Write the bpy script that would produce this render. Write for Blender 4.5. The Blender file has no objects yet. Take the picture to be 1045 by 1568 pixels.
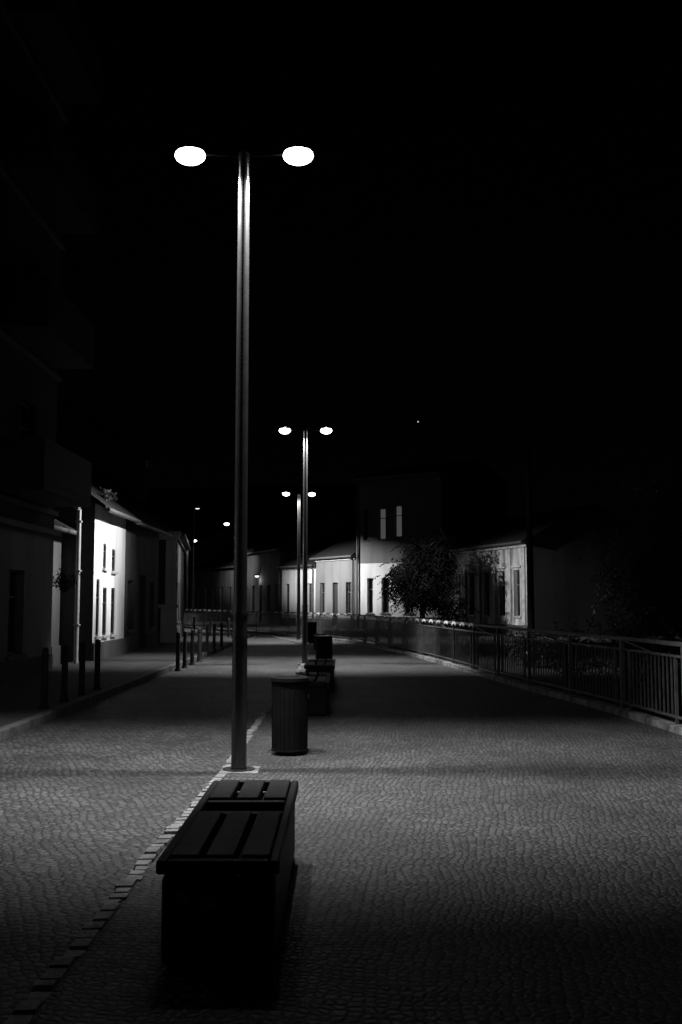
import bpy, math, random
from mathutils import Vector, Matrix
random.seed(7)
scn=bpy.context.scene
scn.view_settings.view_transform='Standard'
try: scn.view_settings.look='None'
except: pass
scn.view_settings.exposure=0

# ---------------------------------------------------------------- materials
def new_mat(name):
    m=bpy.data.materials.new(name); m.use_nodes=True
    nt=m.node_tree; b=nt.nodes['Principled BSDF']
    return m,nt,b
def g(v): return (v,v,v,1)
def simple(name,v,rough=.6,metal=0.,var=.3,scale=6,bump=.2,bscale=60,bd=.004,streak=False,zsplit=None,low=1.0,spec=.5):
    m,nt,b=new_mat(name)
    tc=nt.nodes.new('ShaderNodeTexCoord')
    n=nt.nodes.new('ShaderNodeTexNoise'); n.inputs['Scale'].default_value=scale; n.inputs['Detail'].default_value=5
    mp=nt.nodes.new('ShaderNodeMapping')
    if streak: mp.inputs['Scale'].default_value=(1,1,.2)
    nt.links.new(tc.outputs['Object'],mp.inputs[0]); nt.links.new(mp.outputs[0],n.inputs['Vector'])
    r=nt.nodes.new('ShaderNodeValToRGB')
    r.color_ramp.elements[0].position=.3; r.color_ramp.elements[0].color=g(v*(1-var))
    r.color_ramp.elements[1].position=.7; r.color_ramp.elements[1].color=g(min(1,v*(1+var)))
    nt.links.new(n.outputs[0],r.inputs[0])
    if zsplit is None: nt.links.new(r.outputs[0],b.inputs['Base Color'])
    else:   # lower storey toned apart: reach of the lamp light put into the colour
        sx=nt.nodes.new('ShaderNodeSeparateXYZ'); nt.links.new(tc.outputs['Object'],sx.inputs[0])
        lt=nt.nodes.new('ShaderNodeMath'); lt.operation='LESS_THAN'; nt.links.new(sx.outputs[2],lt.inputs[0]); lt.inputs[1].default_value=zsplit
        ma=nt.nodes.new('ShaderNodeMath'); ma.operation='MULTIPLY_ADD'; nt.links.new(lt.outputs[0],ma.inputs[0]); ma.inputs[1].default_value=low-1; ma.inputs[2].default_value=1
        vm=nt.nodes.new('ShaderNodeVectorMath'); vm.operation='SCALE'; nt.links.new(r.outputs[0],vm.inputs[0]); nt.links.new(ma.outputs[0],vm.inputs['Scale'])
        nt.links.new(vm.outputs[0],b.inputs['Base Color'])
    b.inputs['Roughness'].default_value=rough; b.inputs['Metallic'].default_value=metal
    b.inputs['Specular IOR Level'].default_value=spec
    if bump>0:
        n2=nt.nodes.new('ShaderNodeTexNoise'); n2.inputs['Scale'].default_value=bscale; n2.inputs['Detail'].default_value=2
        nt.links.new(tc.outputs['Object'],n2.inputs['Vector'])
        bp=nt.nodes.new('ShaderNodeBump'); bp.inputs['Strength'].default_value=bump; bp.inputs['Distance'].default_value=bd
        nt.links.new(n2.outputs[0],bp.inputs['Height']); nt.links.new(bp.outputs[0],b.inputs['Normal'])
    return m
def cobble(name,size,lo,hi,joint,rot):
    m,nt,b=new_mat(name)
    L=nt.links.new; N=nt.nodes.new
    tc=N('ShaderNodeTexCoord'); mp=N('ShaderNodeMapping'); mp.inputs['Rotation'].default_value=(0,0,rot)
    mp.inputs['Scale'].default_value=(1/size,1/size*1.1,1)
    L(tc.outputs['Object'],mp.inputs[0])
    ns=N('ShaderNodeTexNoise'); ns.inputs['Scale'].default_value=.07; ns.inputs['Detail'].default_value=1; L(mp.outputs[0],ns.inputs['Vector'])
    mx=N('ShaderNodeVectorMath'); mx.operation='MULTIPLY_ADD'
    L(ns.outputs['Color'],mx.inputs[0]); mx.inputs[1].default_value=(3.5,3.5,0); L(mp.outputs[0],mx.inputs[2])
    v1=N('ShaderNodeTexVoronoi'); v1.voronoi_dimensions='2D'; v1.feature='DISTANCE_TO_EDGE'; v1.inputs['Scale'].default_value=1; v1.inputs['Randomness'].default_value=.6
    v2=N('ShaderNodeTexVoronoi'); v2.voronoi_dimensions='2D'; v2.feature='F1'; v2.inputs['Scale'].default_value=1; v2.inputs['Randomness'].default_value=.6
    L(mx.outputs[0],v1.inputs['Vector']); L(mx.outputs[0],v2.inputs['Vector'])
    bw=N('ShaderNodeRGBToBW'); L(v2.outputs['Color'],bw.inputs[0])
    r=N('ShaderNodeMapRange'); L(bw.outputs[0],r.inputs[0]); r.inputs[1].default_value=.1; r.inputs[2].default_value=.9
    r.inputs[3].default_value=lo; r.inputs[4].default_value=hi
    big=N('ShaderNodeTexNoise'); big.inputs['Scale'].default_value=.8; big.inputs['Detail'].default_value=5; L(tc.outputs['Object'],big.inputs['Vector'])
    br=N('ShaderNodeMapRange'); L(big.outputs[0],br.inputs[0]); br.inputs[1].default_value=.3; br.inputs[2].default_value=.7; br.inputs[3].default_value=.5; br.inputs[4].default_value=1.35
    mu=N('ShaderNodeMath'); mu.operation='MULTIPLY'; L(r.outputs[0],mu.inputs[0]); L(br.outputs[0],mu.inputs[1])
    er=N('ShaderNodeMapRange'); er.interpolation_type='SMOOTHSTEP'; L(v1.outputs['Distance'],er.inputs[0]); er.inputs[1].default_value=.0; er.inputs[2].default_value=.2
    mix=N('ShaderNodeMix'); mix.data_type='FLOAT'; L(er.outputs[0],mix.inputs[0]); mix.inputs[2].default_value=joint; L(mu.outputs[0],mix.inputs[3])
    cc=N('ShaderNodeCombineColor'); 
    for i in range(3): L(mix.outputs[0],cc.inputs[i])
    L(cc.outputs[0],b.inputs['Base Color'])
    dr=N('ShaderNodeMapRange'); dr.interpolation_type='SMOOTHSTEP'; L(v1.outputs['Distance'],dr.inputs[0]); dr.inputs[1].default_value=0; dr.inputs[2].default_value=.35
    fn=N('ShaderNodeTexNoise'); fn.inputs['Scale'].default_value=50; fn.inputs['Detail'].default_value=2; L(tc.outputs['Object'],fn.inputs['Vector'])
    ad=N('ShaderNodeMath'); ad.operation='MULTIPLY_ADD'; L(fn.outputs[0],ad.inputs[0]); ad.inputs[1].default_value=1.4; L(dr.outputs[0],ad.inputs[2])
    a2=N('ShaderNodeMath'); a2.operation='MULTIPLY_ADD'; L(bw.outputs[0],a2.inputs[0]); a2.inputs[1].default_value=1.0; L(ad.outputs[0],a2.inputs[2])
    bp=N('ShaderNodeBump'); bp.inputs['Strength'].default_value=1; bp.inputs['Distance'].default_value=.0075
    L(a2.outputs[0],bp.inputs['Height']); L(bp.outputs[0],b.inputs['Normal'])
    b.inputs['Roughness'].default_value=.62
    return m
def emis(name,s):
    m=bpy.data.materials.new(name); m.use_nodes=True; nt=m.node_tree
    nt.nodes.clear(); e=nt.nodes.new('ShaderNodeEmission'); o=nt.nodes.new('ShaderNodeOutputMaterial')
    e.inputs[1].default_value=s; nt.links.new(e.outputs[0],o.inputs[0]); return m

M_cob=cobble('cobble_setts',.05,.042,.14,.03,.12)
M_cob2=cobble('cobble_setts_road',.064,.036,.13,.022,-.35)
M_ground=simple('dark_earth',.04,.9,var=.4,scale=2)
M_asph=simple('asphalt',.035,.85,var=.3,scale=3,bump=.6,bscale=90)
M_grass=simple('grass_bank',.02,.9,var=.5,scale=8,bump=1,bscale=30,bd=.05)
M_kerb=simple('kerb_stone',.26,.8,var=.5,scale=7,bump=.8,bscale=40,bd=.012)
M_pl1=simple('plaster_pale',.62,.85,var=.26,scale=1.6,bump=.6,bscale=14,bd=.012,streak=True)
M_two=simple('plaster_lit_below',.13,.85,var=.25,scale=1.3,bump=.5,bscale=14,bd=.012,streak=True,zsplit=3.75,low=4.5)  # pale below, dark above: lit and unlit storeys put into the colour
M_pl2=simple('plaster_grey',.16,.85,var=.3,scale=1.3,bump=.5,bscale=14,bd=.01,streak=True)
M_pl3=simple('plaster_stained',.34,.85,var=.8,scale=2.4,bump=.7,bscale=10,bd=.02,streak=True)
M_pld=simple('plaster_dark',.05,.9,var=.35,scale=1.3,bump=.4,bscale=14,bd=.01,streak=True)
M_apt=simple('plaster_lit_base',.03,.9,var=.35,scale=1.1,bump=.4,bscale=14,bd=.01,streak=True,zsplit=3.0,low=6)  # paler ground floor: lamp-lit band put into the colour
M_trim=simple('trim_stone',.38,.8,var=.3,scale=4)
M_trimd=simple('trim_dark',.08,.8,var=.25,scale=4)  # darker tone of trim
M_roof=simple('roof_tiles',.014,.95,var=.4,scale=9,bump=.8,bscale=18,bd=.03,spec=.2)
M_glass=simple('window_glass',.012,.15,var=.2,bump=0)
M_frame=simple('window_frame',.12,.6)
M_framed=simple('window_frame_dark',.04,.6)
M_door=simple('door_wood',.03,.6,var=.4,scale=10)
M_steel=simple('lamp_steel',.12,.25,metal=.8,var=.15,scale=12,bump=.1,bscale=80)
M_dsteel=simple('dark_steel',.03,.5,metal=.3,var=.3,scale=12)
M_rail=simple('railing_paint',.12,.55,metal=.2,var=.35,scale=9)
M_bollard=simple('bollard_iron',.02,.6,metal=.0,var=.3,spec=.3)
M_wood=simple('bench_wood',.035,.75,var=.45,scale=14,bump=.6,bscale=50)
M_bench=simple('bench_panel',.02,.65,var=.35,scale=5,spec=.35)
M_bin=simple('bin_metal',.012,.8,metal=.0,var=.3,scale=5,spec=.12)
M_stick=simple('sticker_paper',.75,.7,var=.4,scale=12)
M_bark=simple('bark',.03,.9,var=.4,scale=10,bump=1,bscale=25,bd=.03)
M_leaf=simple('leaf',.04,.6,var=.5,scale=3,bump=0)
M_leafd=simple('leaf_dark',.006,.9,var=.5,scale=3,bump=0,spec=.08)
M_head=emis('lamp_diffuser',8.0)
M_head2=emis('small_lamp_diffuser',1.2)
M_win_lit=emis('curtained_window',.06)
M_star=emis('star_light',.8)

# ---------------------------------------------------------------- mesh builder
class MB:
    def __init__(s): s.v=[];s.f=[];s.m=[]
    def face(s,pts,m=0):
        i=len(s.v); s.v+= [tuple(p) for p in pts]; s.f.append(tuple(range(i,i+len(pts)))); s.m.append(m)
    def add(s,vs,fs,m=0):
        i=len(s.v); s.v+=[tuple(p) for p in vs]
        for f in fs: s.f.append(tuple(i+k for k in f)); s.m.append(m)
    def box(s,x0,x1,y0,y1,z0,z1,m=0):
        vs=[(x0,y0,z0),(x1,y0,z0),(x1,y1,z0),(x0,y1,z0),(x0,y0,z1),(x1,y0,z1),(x1,y1,z1),(x0,y1,z1)]
        s.add(vs,[(0,3,2,1),(4,5,6,7),(0,1,5,4),(1,2,6,5),(2,3,7,6),(3,0,4,7)],m)
    def beam(s,p,q,w,h,m=0):
        p=Vector(p);q=Vector(q); d=(q-p).normalized()
        up=Vector((0,0,1)) if abs(d.z)<.95 else Vector((0,1,0))
        a=d.cross(up).normalized(); b=a.cross(d).normalized()
        vs=[]
        for c in (p,q):
            for sa,sb in ((-1,-1),(1,-1),(1,1),(-1,1)): vs.append(c+a*sa*w/2+b*sb*h/2)
        s.add(vs,[(0,1,2,3),(7,6,5,4),(0,4,5,1),(1,5,6,2),(2,6,7,3),(3,7,4,0)],m)
    def cyl(s,p,q,r0,r1,n=24,m=0,caps=True):
        p=Vector(p);q=Vector(q); d=(q-p).normalized()
        up=Vector((0,0,1)) if abs(d.z)<.95 else Vector((0,1,0))
        a=d.cross(up).normalized(); b=a.cross(d).normalized(); vs=[]
        for c,r in ((p,r0),(q,r1)):
            for k in range(n):
                t=2*math.pi*k/n; vs.append(c+a*math.cos(t)*r+b*math.sin(t)*r)
        fs=[(k,(k+1)%n,n+(k+1)%n,n+k) for k in range(n)]
        if caps: fs+=[tuple(reversed(range(n))),tuple(range(n,2*n))]
        s.add(vs,fs,m)
    def ell(s,c,rx,ry,rz,m=0,t0=0,t1=math.pi,n=28,k=12):
        vs=[];fs=[]
        for i in range(k+1):
            t=t0+(t1-t0)*i/k
            for j in range(n):
                a=2*math.pi*j/n; vs.append((c[0]+rx*math.sin(t)*math.cos(a),c[1]+ry*math.sin(t)*math.sin(a),c[2]+rz*math.cos(t)))
        for i in range(k):
            for j in range(n): fs.append((i*n+j,(i+1)*n+j,(i+1)*n+(j+1)%n,i*n+(j+1)%n))
        s.add(vs,fs,m)
    def obj(s,name,mats,parent=None,loc=(0,0,0),rot=0,smooth=False,bevel=0):
        me=bpy.data.meshes.new(name); me.from_pydata(s.v,[],s.f)
        for m in mats: me.materials.append(m)
        me.polygons.foreach_set('material_index',s.m); 
        if smooth: me.polygons.foreach_set('use_smooth',[True]*len(s.f))
        me.update()
        if smooth:
            try: me.set_sharp_from_angle(angle=math.radians(40))
            except Exception: pass
        o=bpy.data.objects.new(name,me); scn.collection.objects.link(o)
        o.location=loc; o.rotation_euler=(0,0,rot)
        if parent: o.parent=parent
        if bevel:
            b=o.modifiers.new('bevel','BEVEL'); b.width=bevel; b.segments=2; b.limit_method='ANGLE'
        return o
def empty(name,loc=(0,0,0),rot=0):
    e=bpy.data.objects.new(name,None); scn.collection.objects.link(e); e.location=loc; e.rotation_euler=(0,0,rot); e.empty_display_size=.2
    return e

# ---------------------------------------------------------------- railing line (curves left following the street)
ctrl=[(4.75,0),(4.6,5),(4.35,9),(4.08,12.1),(3.85,14.5),(3.35,18),(2.95,21.5),(2.45,26),(1.7,31),(.3,38),(-2.3,45),(-6.2,53),(-10,61),(-14,69)]
def catmull(P,step):
    out=[]
    for i in range(len(P)-1):
        p0=Vector(P[max(i-1,0)]);p1=Vector(P[i]);p2=Vector(P[i+1]);p3=Vector(P[min(i+2,len(P)-1)])
        n=12
        for k in range(n):
            t=k/n
            out.append(.5*((2*p1)+(-p0+p2)*t+(2*p0-5*p1+4*p2-p3)*t*t+(-p0+3*p1-3*p2+p3)*t**3))
    out.append(Vector(P[-1]))
    res=[out[0]];acc=0
    for a,b in zip(out[:-1],out[1:]):
        L=(b-a).length; pos=0
        while acc+(L-pos)>=step:
            pos+=step-acc; acc=0; res.append(a+(b-a)*(pos/L))
        acc+=L-pos
    return res
RL=catmull(ctrl,.125)

# ---------------------------------------------------------------- ground
b=MB(); b.face([(-300,-60,0),(300,-60,0),(300,500,0),(-300,500,0)]); b.obj('ground',[M_ground])
def lx(y):
    pts=[(-30,-3.9),(36,-3.9),(44,-6),(52,-10),(60,-15),(70,-22),(80,-30)]
    for (a,xa),(c,xc) in zip(pts[:-1],pts[1:]):
        if a<=y<=c: return xa+(xc-xa)*(y-a)/(c-a)
    return -30
KX=[(-4,-1.3),(3,-1.22),(6.5,-1.17),(9.25,-1.07),(13.1,-1.08),(18,-1.0),(23.6,-.95),(31,-1.0),(36,-1.35),(40.5,-2.1),(46,-3.4),(52,-5.6),(56.6,-7.1),(64,-10),(72,-13)]
def kx(y):
    for (a,xa),(c,xc) in zip(KX[:-1],KX[1:]):
        if a<=y<=c: return xa+(xc-xa)*(y-a)/(c-a)
    return KX[-1][1]
def strip(name,fa,fb,ys,z,mat):
    b=MB()
    for y0,y1 in zip(ys[:-1],ys[1:]):
        b.face([(fa(y0),y0,z),(fb(y0),y0,z),(fb(y1),y1,z),(fa(y1),y1,z)])
    return b.obj(name,[mat])
def rx(y):
    P=[(p.y,p.x) for p in RL]
    if y<=P[0][0]: return P[0][1]
    for (a,xa),(c,xc) in zip(P[:-1],P[1:]):
        if a<=y<=c: return xa+(xc-xa)*(y-a)/(c-a+1e-9)
    return P[-1][1]
ys=[-4+i for i in range(77)]
strip('cobbled_promenade',lambda y:kx(y)+.04,rx,ys,.03,M_cob)
strip('cobbled_road',lambda y:lx(y),lambda y:kx(y)-.03,ys,.006,M_cob2)
b=MB(); b.face([(-40,60,.003),(10,46,.003),(12,60,.003),(-10,100,.003),(-40,100,.003)]); b.obj('asphalt_road',[M_asph])
b=MB(); y=-3.5
while y<68:
    L=.09+random.random()*.07
    x=kx(y+.02); x2=kx(y+L)
    dz=random.uniform(-.009,.009); ox=random.uniform(-.012,.012); wd=random.uniform(-.01,.006)
    b.add([(x-.05+ox,y,0),(x+.05+ox,y,0),(x2+.05+ox,y+L-.012,0),(x2-.05+ox,y+L-.012,0),(x-.042+ox-wd,y+.008,.04+dz),(x+.042+ox+wd,y+.008,.042+dz),(x2+.042+ox,y+L-.02,.042+dz),(x2-.042+ox,y+L-.02,.04+dz)],
      [(4,5,6,7),(0,1,5,4),(1,2,6,5),(2,3,7,6),(3,0,4,7)])
    y+=L
b.obj('kerb',[M_kerb])
b=MB(); b.box(-6.6,-4.0,-6,46,0,.11); b.obj('pavement',[M_asph])
b=MB(); y=-5
while y<36:
    b.box(-3.997,-3.86,y,y+.985,0,.125+random.uniform(-.004,.004)); y+=1
b.obj('kerb',[simple('kerb_dark',.09,.8,var=.4,scale=6)],bevel=.01)
b=MB()
for i in range(0,len(RL)-8,8):
    a=RL[i];c=RL[i+8]; d=(c-a).normalized(); e=c-d*.015
    b.beam((a.x,a.y,.05),(e.x,e.y,.05),.2,.13+random.uniform(-.006,.006))
b.obj('kerb',[simple('railing_kerb_stone',.26,.8,var=.7,scale=5,bump=.8,bscale=30,bd=.015)])
b=MB()
for y0,y1 in zip(ys[:-1],ys[1:]):
    b.face([(rx(y0)+.12,y0,.004),(rx(y0)+7,y0,.004),(rx(y1)+7,y1,.004),(rx(y1)+.12,y1,.004)])
b.obj('grass_bank',[M_grass])

# ---------------------------------------------------------------- railing
b=MB(); n=len(RL)
for i in range(n-1):
    a=RL[i];c=RL[i+1]
    b.beam((a.x,a.y,1.08),(c.x,c.y,1.08),.06,.05)
    b.beam((a.x,a.y,.93),(c.x,c.y,.93),.03,.03)
    b.beam((a.x,a.y,.2),(c.x,c.y,.2),.03,.03)
    if i%16==0:
        b.beam((a.x,a.y,.05),(a.x,a.y,1.06),.06,.06)
    elif i%16 not in (1,15):
        b.beam((a.x,a.y,.2),(a.x,a.y,.93),.018,.018)
    if i%16==2: b.beam((a.x,a.y,.1),(a.x,a.y,.945),.035,.035)
    if i%16==14: b.beam((a.x,a.y,.1),(a.x,a.y,.945),.035,.035)
    if i%32==8 and i<n-10:
        q=RL[min(i+8,n-1)]
        b.beam((a.x,a.y,.945),(q.x,q.y,1.06),.02,.02)
rail=empty('railing')
b.obj('rails_and_bars',[M_rail],rail)
b=MB()
for i in range(n-6):
    if RL[i].y>21.5 and i%7==0 :
        a=RL[i];c=RL[i+4]; d=(c-a).normalized(); nrm=Vector((-d.y,d.x))*.045
        if nrm.x>0: nrm=-nrm
        prev=None
        for k in range(6):
            t=k/5; p=a+(c-a)*(t*.8); z=1.04+.05*math.sin(math.pi*t)
            cur=(p.x+nrm.x,p.y+nrm.y,z)
            if prev: b.beam(prev,cur,.02,.05)
            prev=cur
b.obj('rail_pale_arcs',[simple('rail_pale_arc',.75,.6,var=.3)],rail)  # pale arched strips along the far top rail

# ---------------------------------------------------------------- lamps
def spot(parent,loc,power,half,blend,sx=1.0,rad=.05,az=None,nad=0,name='lamp_light'):
    l=bpy.data.lights.new(name,'SPOT'); l.energy=power; l.spot_size=math.radians(half*2); l.spot_blend=blend; l.shadow_soft_size=rad
    o=bpy.data.objects.new(name,l); scn.collection.objects.link(o); o.parent=parent; o.location=loc; o.scale=(sx,1,1)
    if az is not None:
        a=math.radians(az); nd=math.radians(nad)
        o.rotation_euler=Vector((math.sin(nd)*math.cos(a),math.sin(nd)*math.sin(a),-math.cos(nd))).to_track_quat('-Z','Y').to_euler()
    return o
def street_lamp(x,y,ang,power,left=None,right=None,half=39,sx=6.0,tail=.016):
    e=empty('street_lamp',(x,y,.03),ang)
    b=MB()
    b.cyl((0,0,.0),(0,0,.02),.15,.15,24); 
    b.cyl((0,0,.02),(0,0,1.22),.072,.071,32)
    b.cyl((0,0,1.22),(0,0,1.25),.08,.08,32)
    b.cyl((0,0,1.25),(0,0,1.44),.071,.07,32)
    b.cyl((0,0,1.44),(0,0,1.47),.076,.076,32)
    b.cyl((0,0,1.47),(0,0,5.90),.064,.054,32)
    b.cyl((0,0,5.90),(0,0,5.94),.06,.055,32)
    b.obj('pole',[M_steel],e,smooth=True)
    b=MB()
    for s in (-1,1):
        b.cyl((0.04*s,0,5.91),(.38*s,0,5.93),.009,.008,12)
        b.ell((.53*s,0,5.965),.14,.09,.04,0,0,math.pi/2)
    b.obj('arms',[M_bin],e,smooth=True)
    for s in (-1,1):
        b=MB(); b.ell((.53*s,0,5.92),.15,.11,.088,0)
        b.obj('diffuser',[M_head],e,smooth=True)
        spot(e,(.53*s,0,5.78),power,half,1.0,sx)
        if tail: spot(e,(.53*s,0,5.775),power*tail,86,.15)
        side=left if s<0 else right
        if side:   # extra spot added to brighten facades and ground, cut off just below the horizontal
            p,az,nad,h,sxx=side
            spot(e,(.62*s,0,5.79),p,h,1.0,sx=sxx,az=az,nad=nad)
    b=MB(); b.box(-.17,.19,-.17,.17,-.03,.012); b.obj('footing',[M_kerb],e,bevel=.01)
    return e
street_lamp(-.95,9.42,0,1250,left=(350,175,58,28,1.2),right=(350,3,58,28,1.2))
street_lamp(-.91,25.25,0,1250,left=(2500,172,64,24.5,1.7))
street_lamp(-1.72,40.5,math.radians(8),1300,left=(900,170,64,24,2.5),right=(4300,20,67,21,2.0))
street_lamp(-6.0,56.6,math.radians(20),800,right=(5500,12,66,22,3.0),left=(600,170,64,24,2),half=50,sx=3,tail=.06)
street_lamp(-11.1,72,math.radians(25),500,right=(1000,12,66,22,3),half=50,sx=3,tail=.06)
e=empty('street_lamp',(-8.9,60,0))
b=MB(); b.cyl((0,0,0),(0,0,7),.06,.04,12); b.cyl((0,0,6.95),(.25,-.3,7.15),.025,.02,8); b.box(.14,.38,-.42,-.2,7.15,7.22); b.obj('pole',[M_dsteel],e)
b=MB(); b.ell((.26,-.31,7.145),.13,.09,.06,0,math.pi/2,math.pi); b.obj('diffuser',[M_head2],e)
e=empty('wall_lantern',(-6.0,71.2,3.2))
b=MB(); b.beam((0,0,.3),(0,.7,.3),.04,.04); b.ell((0,0,.2),.22,.22,.12,0,0,math.pi/2); b.obj('bracket',[M_dsteel],e)
b=MB(); b.ell((0,0,.17),.15,.15,.12,0); b.obj('globe',[M_head2],e,smooth=True)
l=bpy.data.lights.new('lantern_light','POINT'); l.energy=12; l.shadow_soft_size=.1
o=bpy.data.objects.new('lantern_light',l); scn.collection.objects.link(o); o.parent=e; o.location=(0,-.1,-.15)

# ---------------------------------------------------------------- benches and bins
def bench(x0,y0,w=.535,L=1.94):
    e=empty('park_bench',(x0,y0,.034))
    b=MB(); b.box(.02,w-.02,.02,L-.02,0,.385); b.obj('body',[M_bench],e,bevel=.03)
    b=MB()
    b.box(0,.045,0,L,.388,.45); b.box(w-.045,w,0,L,.388,.45)
    b.box(.047,w-.047,0,.05,.388,.45); b.box(.047,w-.047,L-.05,L,.388,.45)
    b.box(.047,w-.047,L*.5,L*.5+.05,.388,.448); b.box(.047,w-.047,L*.66,L*.66+.05,.388,.448)
    b.obj('frame',[M_bench],e,bevel=.012)
    b=MB()
    for (a,c) in ((.055,L*.5-.005),(L*.66+.055,L-.055)):
        ww=(w-.094-.07)/3
        for k in range(3):
            xx=.05+k*(ww+.033)
            b.box(xx,xx+ww,a,c,.41,.462)
    b.obj('slats',[M_wood],e,bevel=.008)
    b=MB(); b.box(.06,w-.06,L*.5+.055,L*.66-.005,.39,.40); b.obj('recess',[M_dsteel],e)
    b=MB(); b.cyl((.115,.019,.29),(.115,.0165,.29),.028,.028,20); b.box(.2,.26,.0165,.019,.24,.29); b.obj('stickers',[M_stick],e)
    return e
bench(-.80,4.41)
bench(-.70,13.8)
bench(-.64,17.4)
bench(-.9,32)
def trash_bin(x,y):
    e=empty('trash_bin',(x,y,.034)); b=MB()
    b.cyl((0,0,0),(0,0,.035),.13,.13,32); b.cyl((0,0,.035),(0,0,.05),.19,.19,32)
    b.cyl((0,0,.05),(0,0,.74),.178,.185,40)
    b.cyl((0,0,.74),(0,0,.775),.196,.196,40); b.cyl((0,0,.775),(0,0,.79),.19,.16,40)
    for k in range(24):
        a=2*math.pi*k/24; b.cyl((.182*math.cos(a),.182*math.sin(a),.06),(.188*math.cos(a),.188*math.sin(a),.73),.003,.003,6)
    b.obj('body',[M_bin],e,smooth=True)
    b=MB(); b.cyl((0,0,.791),(0,0,.796),.11,.11,24); b.obj('opening',[M_glass],e)
trash_bin(-.53,10.45)
trash_bin(-.38,22.5)
trash_bin(-1.1,37.5)

# ---------------------------------------------------------------- bollards
def bollard(x,y,z=.006,h=.9):
    e=empty('bollard',(x,y,z)); b=MB()
    b.cyl((0,0,0),(0,0,h-.06),.05,.045,20); b.cyl((0,0,h-.13),(0,0,h-.1),.056,.056,20); b.ell((0,0,h-.06),.05,.05,.055,0,0,math.pi/2); b.cyl((0,0,0),(0,0,.05),.075,.06,20)
    b.obj('post',[M_bollard],e,smooth=True)
for y in (14,15,16,17): bollard(-4.12,y,.11,.85)
for i,y in enumerate((22.9,23.9,25.1,26.3,27.6,29,30.6,32.5)): bollard(-3.72-(.15 if i>3 else 0),y)
for y in (41,43,45): bollard(-4.6-(y-41)*.5,y)

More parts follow.
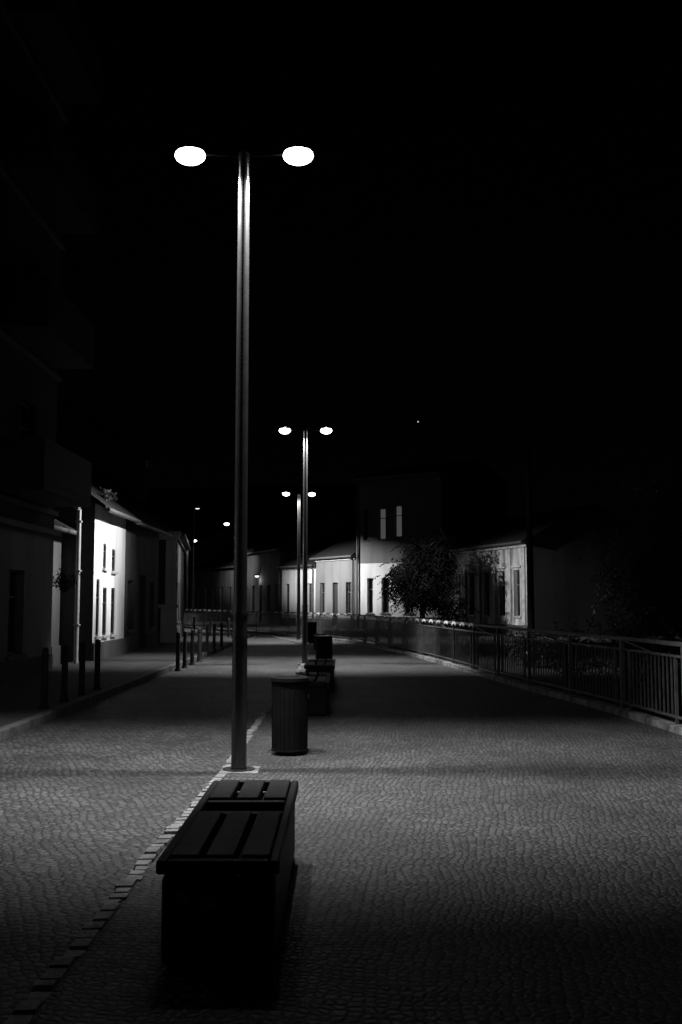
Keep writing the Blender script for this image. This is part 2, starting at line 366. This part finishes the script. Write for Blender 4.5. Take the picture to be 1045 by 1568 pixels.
# ---------------------------------------------------------------- houses
def house(name,p0,p1,H,depth,ops,wall,roofh=2.0,eave=.3,cornice=True,plinth=.5,pilasters=(),pipes=(),thick=.2,flat=False,trim=None,hood=False,frame=None,ends=None):
    trim=trim or M_trim
    p0=Vector(p0);p1=Vector(p1); d=p1-p0; L=d.length; ang=math.atan2(d.y,d.x)
    e=empty(name,(p0.x,p0.y,0),ang)
    xs=sorted({0,L}|{o[0] for o in ops}|{o[1] for o in ops}); zs=sorted({0,H}|{o[2] for o in ops}|{o[3] for o in ops})
    b=MB()
    def inside(x,z):
        for o in ops:
            if o[0]<x<o[1] and o[2]<z<o[3]: return o
    for xa,xb in zip(xs[:-1],xs[1:]):
        for za,zb in zip(zs[:-1],zs[1:]):
            if not inside((xa+xb)/2,(za+zb)/2): b.face([(xa,0,za),(xb,0,za),(xb,0,zb),(xa,0,zb)])
    for (xa,xb,za,zb,k) in ops:
        t=thick
        b.face([(xa,0,za),(xa,0,zb),(xa,t,zb),(xa,t,za)]); b.face([(xb,0,za),(xb,t,za),(xb,t,zb),(xb,0,zb)])
        b.face([(xa,0,za),(xa,t,za),(xb,t,za),(xb,0,za)]); b.face([(xa,0,zb),(xb,0,zb),(xb,t,zb),(xa,t,zb)])
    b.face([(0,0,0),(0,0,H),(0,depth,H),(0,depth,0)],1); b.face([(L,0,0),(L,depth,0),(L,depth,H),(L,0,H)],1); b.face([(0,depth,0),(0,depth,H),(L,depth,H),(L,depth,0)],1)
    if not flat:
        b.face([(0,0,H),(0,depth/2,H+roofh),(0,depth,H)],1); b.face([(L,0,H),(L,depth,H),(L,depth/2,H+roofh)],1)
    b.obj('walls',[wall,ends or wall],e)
    bg=MB();bf=MB();bs=MB();bd=MB();bl=MB()
    for (xa,xb,za,zb,k) in ops:
        t=thick; w=xb-xa
        if k=='d':
            bd.box(xa,xb,t-.03,t+.02,za,zb)
            for q in range(3):
                z0=za+.15+q*(zb-za-.2)/3; bd.box(xa+.1,xb-.1,t-.05,t-.03,z0,z0+(zb-za-.2)/3-.12)
        else:
            (bl if k=='l' else bg).face([(xa,t-.02,za),(xb,t-.02,za),(xb,t-.02,zb),(xa,t-.02,zb)])
            f=.05
            bf.box(xa,xa+f,t-.06,t-.025,za,zb);bf.box(xb-f,xb,t-.06,t-.025,za,zb)
            bf.box(xa+f,xb-f,t-.06,t-.025,za,za+f);bf.box(xa+f,xb-f,t-.06,t-.025,zb-f,zb)
            if w>.5: bf.box((xa+xb)/2-.025,(xa+xb)/2+.025,t-.058,t-.026,za+f,zb-f)
            zt=za+(zb-za)*.68; bf.box(xa+f,xb-f,t-.056,t-.027,zt-.02,zt+.02)
            bs.box(xa-.08,xb+.08,-.07,-.002,za-.07,za)
        if hood: bs.box(xa-.12,xb+.12,-.08,-.002,zb+.12,zb+.2)
        if hood:
            bs.box(xa-.1,xa-.005,-.025,-.002,za,zb+.1);bs.box(xb+.005,xb+.1,-.025,-.002,za,zb+.1)
    if bg.v: bg.obj('windows',[M_glass],e)
    if bl.v: bl.obj('lit_windows',[M_win_lit],e)
    if bf.v: bf.obj('window_frames',[frame or M_frame],e)
    if bd.v: bd.obj('doors',[M_door],e)
    for x in pilasters: bs.box(x-.16,x+.16,-.07,-.003,plinth+.02,H-.3)
    if cornice:
        bs.box(-.02,L+.02,-.10,-.004,H-.28,H-.16); bs.box(-.04,L+.04,-.18,-.004,H-.155,H-.02)
    if bs.v: bs.obj('trim',[trim],e,bevel=.006)
    if plinth:
        b=MB(); x=0; segs=sorted([(o[0],o[1]) for o in ops if o[2]<plinth]); 
        for (a,c) in segs+[(L,L)]:
            if a>x: b.box(x,a,-.05,-.003,0,plinth)
            x=c
        b.obj('plinth',[M_pld],e,bevel=.01)
    b=MB()
    if flat: b.box(-.05,L+.05,-.06,depth+.05,H+.002,H+.15)
    else:
        m=roofh/(depth/2)
        for (ya,za,yb,zb) in ((-eave,H-eave*m+.06,depth/2,H+roofh+.06),(depth+eave,H-eave*m+.06,depth/2,H+roofh+.06)):
            vs=[(-.15,ya,za),(L+.15,ya,za),(L+.15,yb,zb),(-.15,yb,zb)]; vs+= [(x,y,z+.1) for x,y,z in vs]
            b.add(vs,[(0,1,2,3),(7,6,5,4),(0,4,5,1),(1,5,6,2),(2,6,7,3),(3,7,4,0)])
    b.obj('roof',[M_roof],e)
    b=MB()
    if not flat:
        zz=H-eave*roofh/(depth/2)+.05; b.cyl((-.15,-eave-.06,zz),(L+.15,-eave-.06,zz),.06,.06,12)
    for x in pipes:
        b.cyl((x,-.09,.15),(x,-.09,H-.3),.05,.05,14); 
        if not flat: b.cyl((x,-.09,H-.32),(x,-eave-.05,zz),.05,.05,12)
        for z in (.8,2.2): b.cyl((x,-.09,z),(x,-.09,z+.04),.062,.062,14)
    if b.v: b.obj('gutter',[simple('zinc',.10,.6,metal=.3,var=.2)],e,smooth=True)
    return e

ops=[]
for x in (1.5,4.5,7.5,10.5,13.1): ops.append((x,x+.95,.95 if x<13 else .55,2.35 if x<13 else 2.2,'w'))
for f in range(4):
    for x in (1.5,4.5,7.5,10.5,13.4): ops.append((x,x+1.1,4.0+f*3,5.6+f*3,'w'))
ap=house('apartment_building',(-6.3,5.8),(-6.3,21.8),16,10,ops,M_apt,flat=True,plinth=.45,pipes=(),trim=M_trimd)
b=MB(); b.box(-.02,16.02,-.16,-.003,3.0,3.12)
for f in range(4):
    b.box(-.02,16.02,-.09,-.003,3.45+f*3,3.55+f*3)
b.obj('string_courses',[M_trimd],ap,bevel=.01)
b=MB()
for (x0,x1) in ((2.9,6.4),(12.0,15.4)):
    for f in range(4):
        z=3.6+f*3
        b.box(x0,x1,-.95,-.1,z,z+.14)
        b.box(x0,x1,-.95,-.9,z+.142,z+.95); b.box(x0,x0+.05,-.898,-.1,z+.142,z+.95); b.box(x1-.05,x1,-.898,-.1,z+.142,z+.95)
b.obj('balconies',[simple('balcony_concrete',.018,.9,var=.3)],ap,bevel=.01)
h=house('yard_gate_house',(-7.0,21.85),(-7.0,24.9),3.4,3,[(.5,2.3,.1,2.7,'d')],M_pld,roofh=.8,pipes=(),trim=M_pld)
b=MB(); b.cyl((-6.36,24.1,.1),(-6.36,24.1,3.8),.055,.055,16); b.cyl((-6.36,24.1,3.8),(-6.7,24.4,4.1),.055,.055,16)
for z in (1,2.3,3.5): b.box(-6.43,-6.29,24.03,24.17,z,z+.04)
b.obj('downpipe',[simple('zinc_bright',.5,.4,metal=.4,var=.15)],smooth=True)
ops=[(.3,.62,.7,2.15,'w'),(1.0,1.45,.7,1.95,'w'),(.95,1.3,2.45,3.1,'w'),(1.95,2.4,.7,1.95,'w'),(1.95,2.35,2.4,3.0,'w')]
house('small_house',(-6.2,25.0),(-6.2,28.6),4.05,6,ops,M_pl1,roofh=2.2,eave=.3,pilasters=(),pipes=(),plinth=.55,cornice=False,thick=.075,frame=M_framed,ends=M_pld)  # dark ends: shade on the side away from the lamp, put into colour
ops=[(.5,1.3,.75,2.2,'w'),(2.2,3.2,.1,2.4,'d'),(3.9,4.6,.75,2.2,'w')]
house('small_house',(-6.22,28.62),(-6.22,34.0),4.0,6,ops,M_pld,roofh=2.1,eave=.3,pipes=(),plinth=.55,cornice=False,trim=M_trimd,frame=M_framed)
hs=house('corner_house',(-5.95,36.0),(-7.4,47),4.1,6,[(1,1.9,.8,2.3,'w'),(3,3.9,.8,2.3,'w'),(5.2,6.3,.1,2.5,'d'),(7.6,8.5,.8,2.3,'w')],M_pld,roofh=2.2,eave=.2,plinth=.6,trim=M_trimd)
b=MB(); b.box(-7.2,-5.9,35.93,35.99,.1,1.34); b.box(-7.2,-5.95,35.95,35.99,1.475,3.79); b.box(-7.2,-5.83,35.86,35.985,1.35,1.47); b.box(-7.2,-5.83,35.84,35.985,3.8,3.95); b.box(-7.2,-5.78,35.8,35.985,3.955,4.1)
cp=b.obj('corner_pillar',[M_pl1],None,bevel=.01)  # pale end on a dark house: lamp light on it put into colour
bpy.context.view_layer.update(); cp.parent=hs; cp.matrix_parent_inverse=hs.matrix_world.inverted()
house('tall_house',(-9.6,48.5),(-19,66),8.5,8,[(i*2.6+1,i*2.6+2,z,z+1.5,'w') for i in range(7) for z in (1,4,6.4)],M_pld,roofh=2.5,pipes=(.4,))

ops=[]
for x in (.9,2.6,4.3,6.0,7.5): ops.append((x,x+.62,.9,3.0,'w'))
house('low_house',(5.75,53),(8.35,44.5),4.3,7,ops,M_pl3,roofh=1.6,eave=.3,pilasters=(.35,2.05,3.75,5.45,7.1,8.5),pipes=(),hood=True,ends=M_pld)  # end walls coloured dark so they read as unlit
ops=[(.75,1.15,.9,2.9,'w'),(1.75,2.25,.9,2.9,'w'),(3.3,3.9,.9,2.9,'w'),(1.55,2.05,5.1,6.9,'l'),(2.65,3.15,5.2,7.0,'l'),(.5,.8,5.1,6.9,'w')]
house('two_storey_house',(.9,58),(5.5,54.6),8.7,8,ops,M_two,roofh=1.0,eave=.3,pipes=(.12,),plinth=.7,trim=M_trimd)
def row(name,p0,p1,H,wall,n,roofh=1.8,trim=None):
    L=(Vector(p1)-Vector(p0)).length; st=L/n; ops=[]
    for i in range(n):
        x=i*st+st*.3; k='d' if i==n//2 else 'w'
        ops.append((x,x+min(.75,st*.4),.1 if k=='d' else .85,2.7,k))
    return house(name,p0,p1,H,7,ops,wall,roofh=roofh,pipes=(L-.2,),plinth=.5,trim=trim)
row('terraced_house',(-3.9,66),(-1.6,62.3),3.9,M_pl1,3)
row('terraced_house',(-1.55,62.2),(.85,58.1),4.3,M_pl2,3)
row('terraced_house',(-7.4,75.5),(-3.95,66.3),5.2,M_pld,5,roofh=2.4,trim=M_trimd)
row('terraced_house',(-12.5,86),(-7.5,75.8),4.3,M_pl2,6,trim=M_trimd)
row('terraced_house',(-22,97),(-12.7,86.3),6.4,M_pl2,7,trim=M_trimd)
house('distant_building',(-30,108),(10,100),11,10,[(i*2.8+1,i*2.8+2,z,z+1.5,'w') for i in range(13) for z in (1,4,7)],M_pld,roofh=3)

e=empty('utility_pole',(5.35,28.2,0)); b=MB(); b.cyl((0,0,0),(0,0,5.9),.11,.08,14); b.cyl((0,0,5.9),(0,0,5.98),.09,.05,14); b.cyl((0,-.1,4.9),(0,.1,4.9),.03,.03,8)
b.obj('post',[M_bin],e,smooth=True)

# ---------------------------------------------------------------- trees
def tree(name,x,y,H,R,zc,nl,seed,leaf=.14,squash=1.0,mat=None):
    rnd=random.Random(seed); e=empty(name,(x,y,0)); b=MB()
    b.cyl((0,0,0),(.1,.05,zc*.6),.14,.10,12); b.cyl((.1,.05,zc*.6),(0,0,zc),.10,.06,12)
    tips=[]
    for k in range(26):
        a=rnd.uniform(0,6.28); z0=rnd.uniform(zc*.35,zc); el=rnd.uniform(-.25,1.1)
        L=R*rnd.uniform(.55,1.05)
        d=Vector((math.cos(a)*math.cos(el),math.sin(a)*math.cos(el),math.sin(el)*squash))
        p=Vector((0.05,0,z0)); m=p+d*L*.55+Vector((0,0,.1)); q=m+d*L*.5+Vector((rnd.uniform(-.2,.2),rnd.uniform(-.2,.2),rnd.uniform(-.35,.1)))
        b.cyl(p,m,.035,.02,6); b.cyl(m,q,.02,.007,6); tips+=[(m,.5),(q,.55),((m+q)/2,.45)]
        for j in range(2):
            s=m+Vector((rnd.gauss(0,1),rnd.gauss(0,1),rnd.gauss(0,.6))).normalized()*R*.35
            b.cyl(m,s,.012,.005,5); tips.append((s,.45))
    b.obj('branches',[M_bark],e,smooth=True)
    b=MB()
    per=nl//len(tips)
    for (c,s) in tips:
        for k in range(max(1,per//9)):
            o=c+Vector((rnd.gauss(0,s*.55),rnd.gauss(0,s*.55),rnd.gauss(0,s*.45)))
            dr=Vector((rnd.gauss(0,1),rnd.gauss(0,1),rnd.gauss(-.5,.5))).normalized()
            side=dr.cross(Vector((0,0,1))).normalized()
            for q in range(9):
                sgn=1 if q%2 else -1; base=o+dr*(q*.055)+Vector((0,0,-.004*q*q))
                tip=base+(side*sgn*.85+dr*.5+Vector((0,0,-.35+rnd.uniform(-.2,.2)))).normalized()*leaf
                w=dr*leaf*.17
                mid=(base+tip)/2
                b.face([base,mid+w,tip,mid-w])
    b.obj('foliage',[mat or M_leaf],e)
tree('tree',3.7,46,5.2,1.65,3.6,22000,3,.24,1.1,M_leafd)
tree('tree',6.6,18.5,4.8,1.9,3.0,16000,5,.14)
tree('tree',7.9,21.5,6.0,2.3,3.6,14000,8,.16)
tree('tree',6.3,14.8,3.6,1.5,2.0,10000,11,.12)
tree('tree',10.3,27,6.5,2.3,4.0,12000,13,.18)
def shrub(x,y,R,nl,seed,name='shrub',z=0):
    rnd=random.Random(seed); e=empty(name,(x,y,z)); b=MB(); bl=MB()
    for k in range(14):
        a=rnd.uniform(0,6.28); el=rnd.uniform(.3,1.4); d=Vector((math.cos(a)*math.cos(el),math.sin(a)*math.cos(el),math.sin(el)))
        b.cyl((0,0,0),d*R,.015,.005,5)
        for j in range(nl//14):
            p=d*R*rnd.uniform(.35,1.1)+Vector((rnd.gauss(0,.13),rnd.gauss(0,.13),rnd.gauss(0,.1)))*R
            u=Vector((rnd.gauss(0,1),rnd.gauss(0,1),rnd.gauss(0,1))).normalized(); w=u.cross(Vector((rnd.gauss(0,1),rnd.gauss(0,1),1))).normalized()
            bl.face([p,p+u*.05+w*.02,p+u*.1,p+u*.05-w*.02])
    b.obj('twigs',[M_bark],e); bl.obj('leaves',[M_leaf],e)
for i,(x,y,R) in enumerate(((5.4,15.5,1.0),(5.3,18.3,1.2),(4.7,21.0,.9),(6.1,12.8,1.1),(4.5,24.5,.8))): shrub(x,y,R,1600,20+i)
shrub(-6.15,22.3,.4,300,40,'hanging_plant',1.8)
shrub(-6.3,26.6,.3,250,41,'roof_plant',4.25)

b=MB(); b.ell((23.5,300,56),.2,.2,.2); b.obj('star',[M_star])

# ---------------------------------------------------------------- world
w=bpy.data.worlds.new('World'); scn.world=w; w.use_nodes=True; nt=w.node_tree
sky=nt.nodes.new('ShaderNodeTexSky'); sky.sky_type='NISHITA'; sky.sun_disc=False; sky.sun_elevation=math.radians(35); sky.sun_rotation=math.radians(180)
bw=nt.nodes.new('ShaderNodeRGBToBW'); nt.links.new(sky.outputs[0],bw.inputs[0]); nt.links.new(bw.outputs[0],nt.nodes['Background'].inputs[0])
nt.nodes['Background'].inputs[1].default_value=.00008

# ---------------------------------------------------------------- camera
cd=bpy.data.cameras.new('camera'); cam=bpy.data.objects.new('camera',cd); scn.collection.objects.link(cam)
cd.sensor_fit='VERTICAL'; cd.sensor_height=36; cd.lens=35; cd.clip_end=1500
cam.location=(0,0,1.6); cam.rotation_euler=(math.radians(90+5.1),0,0)
scn.camera=cam
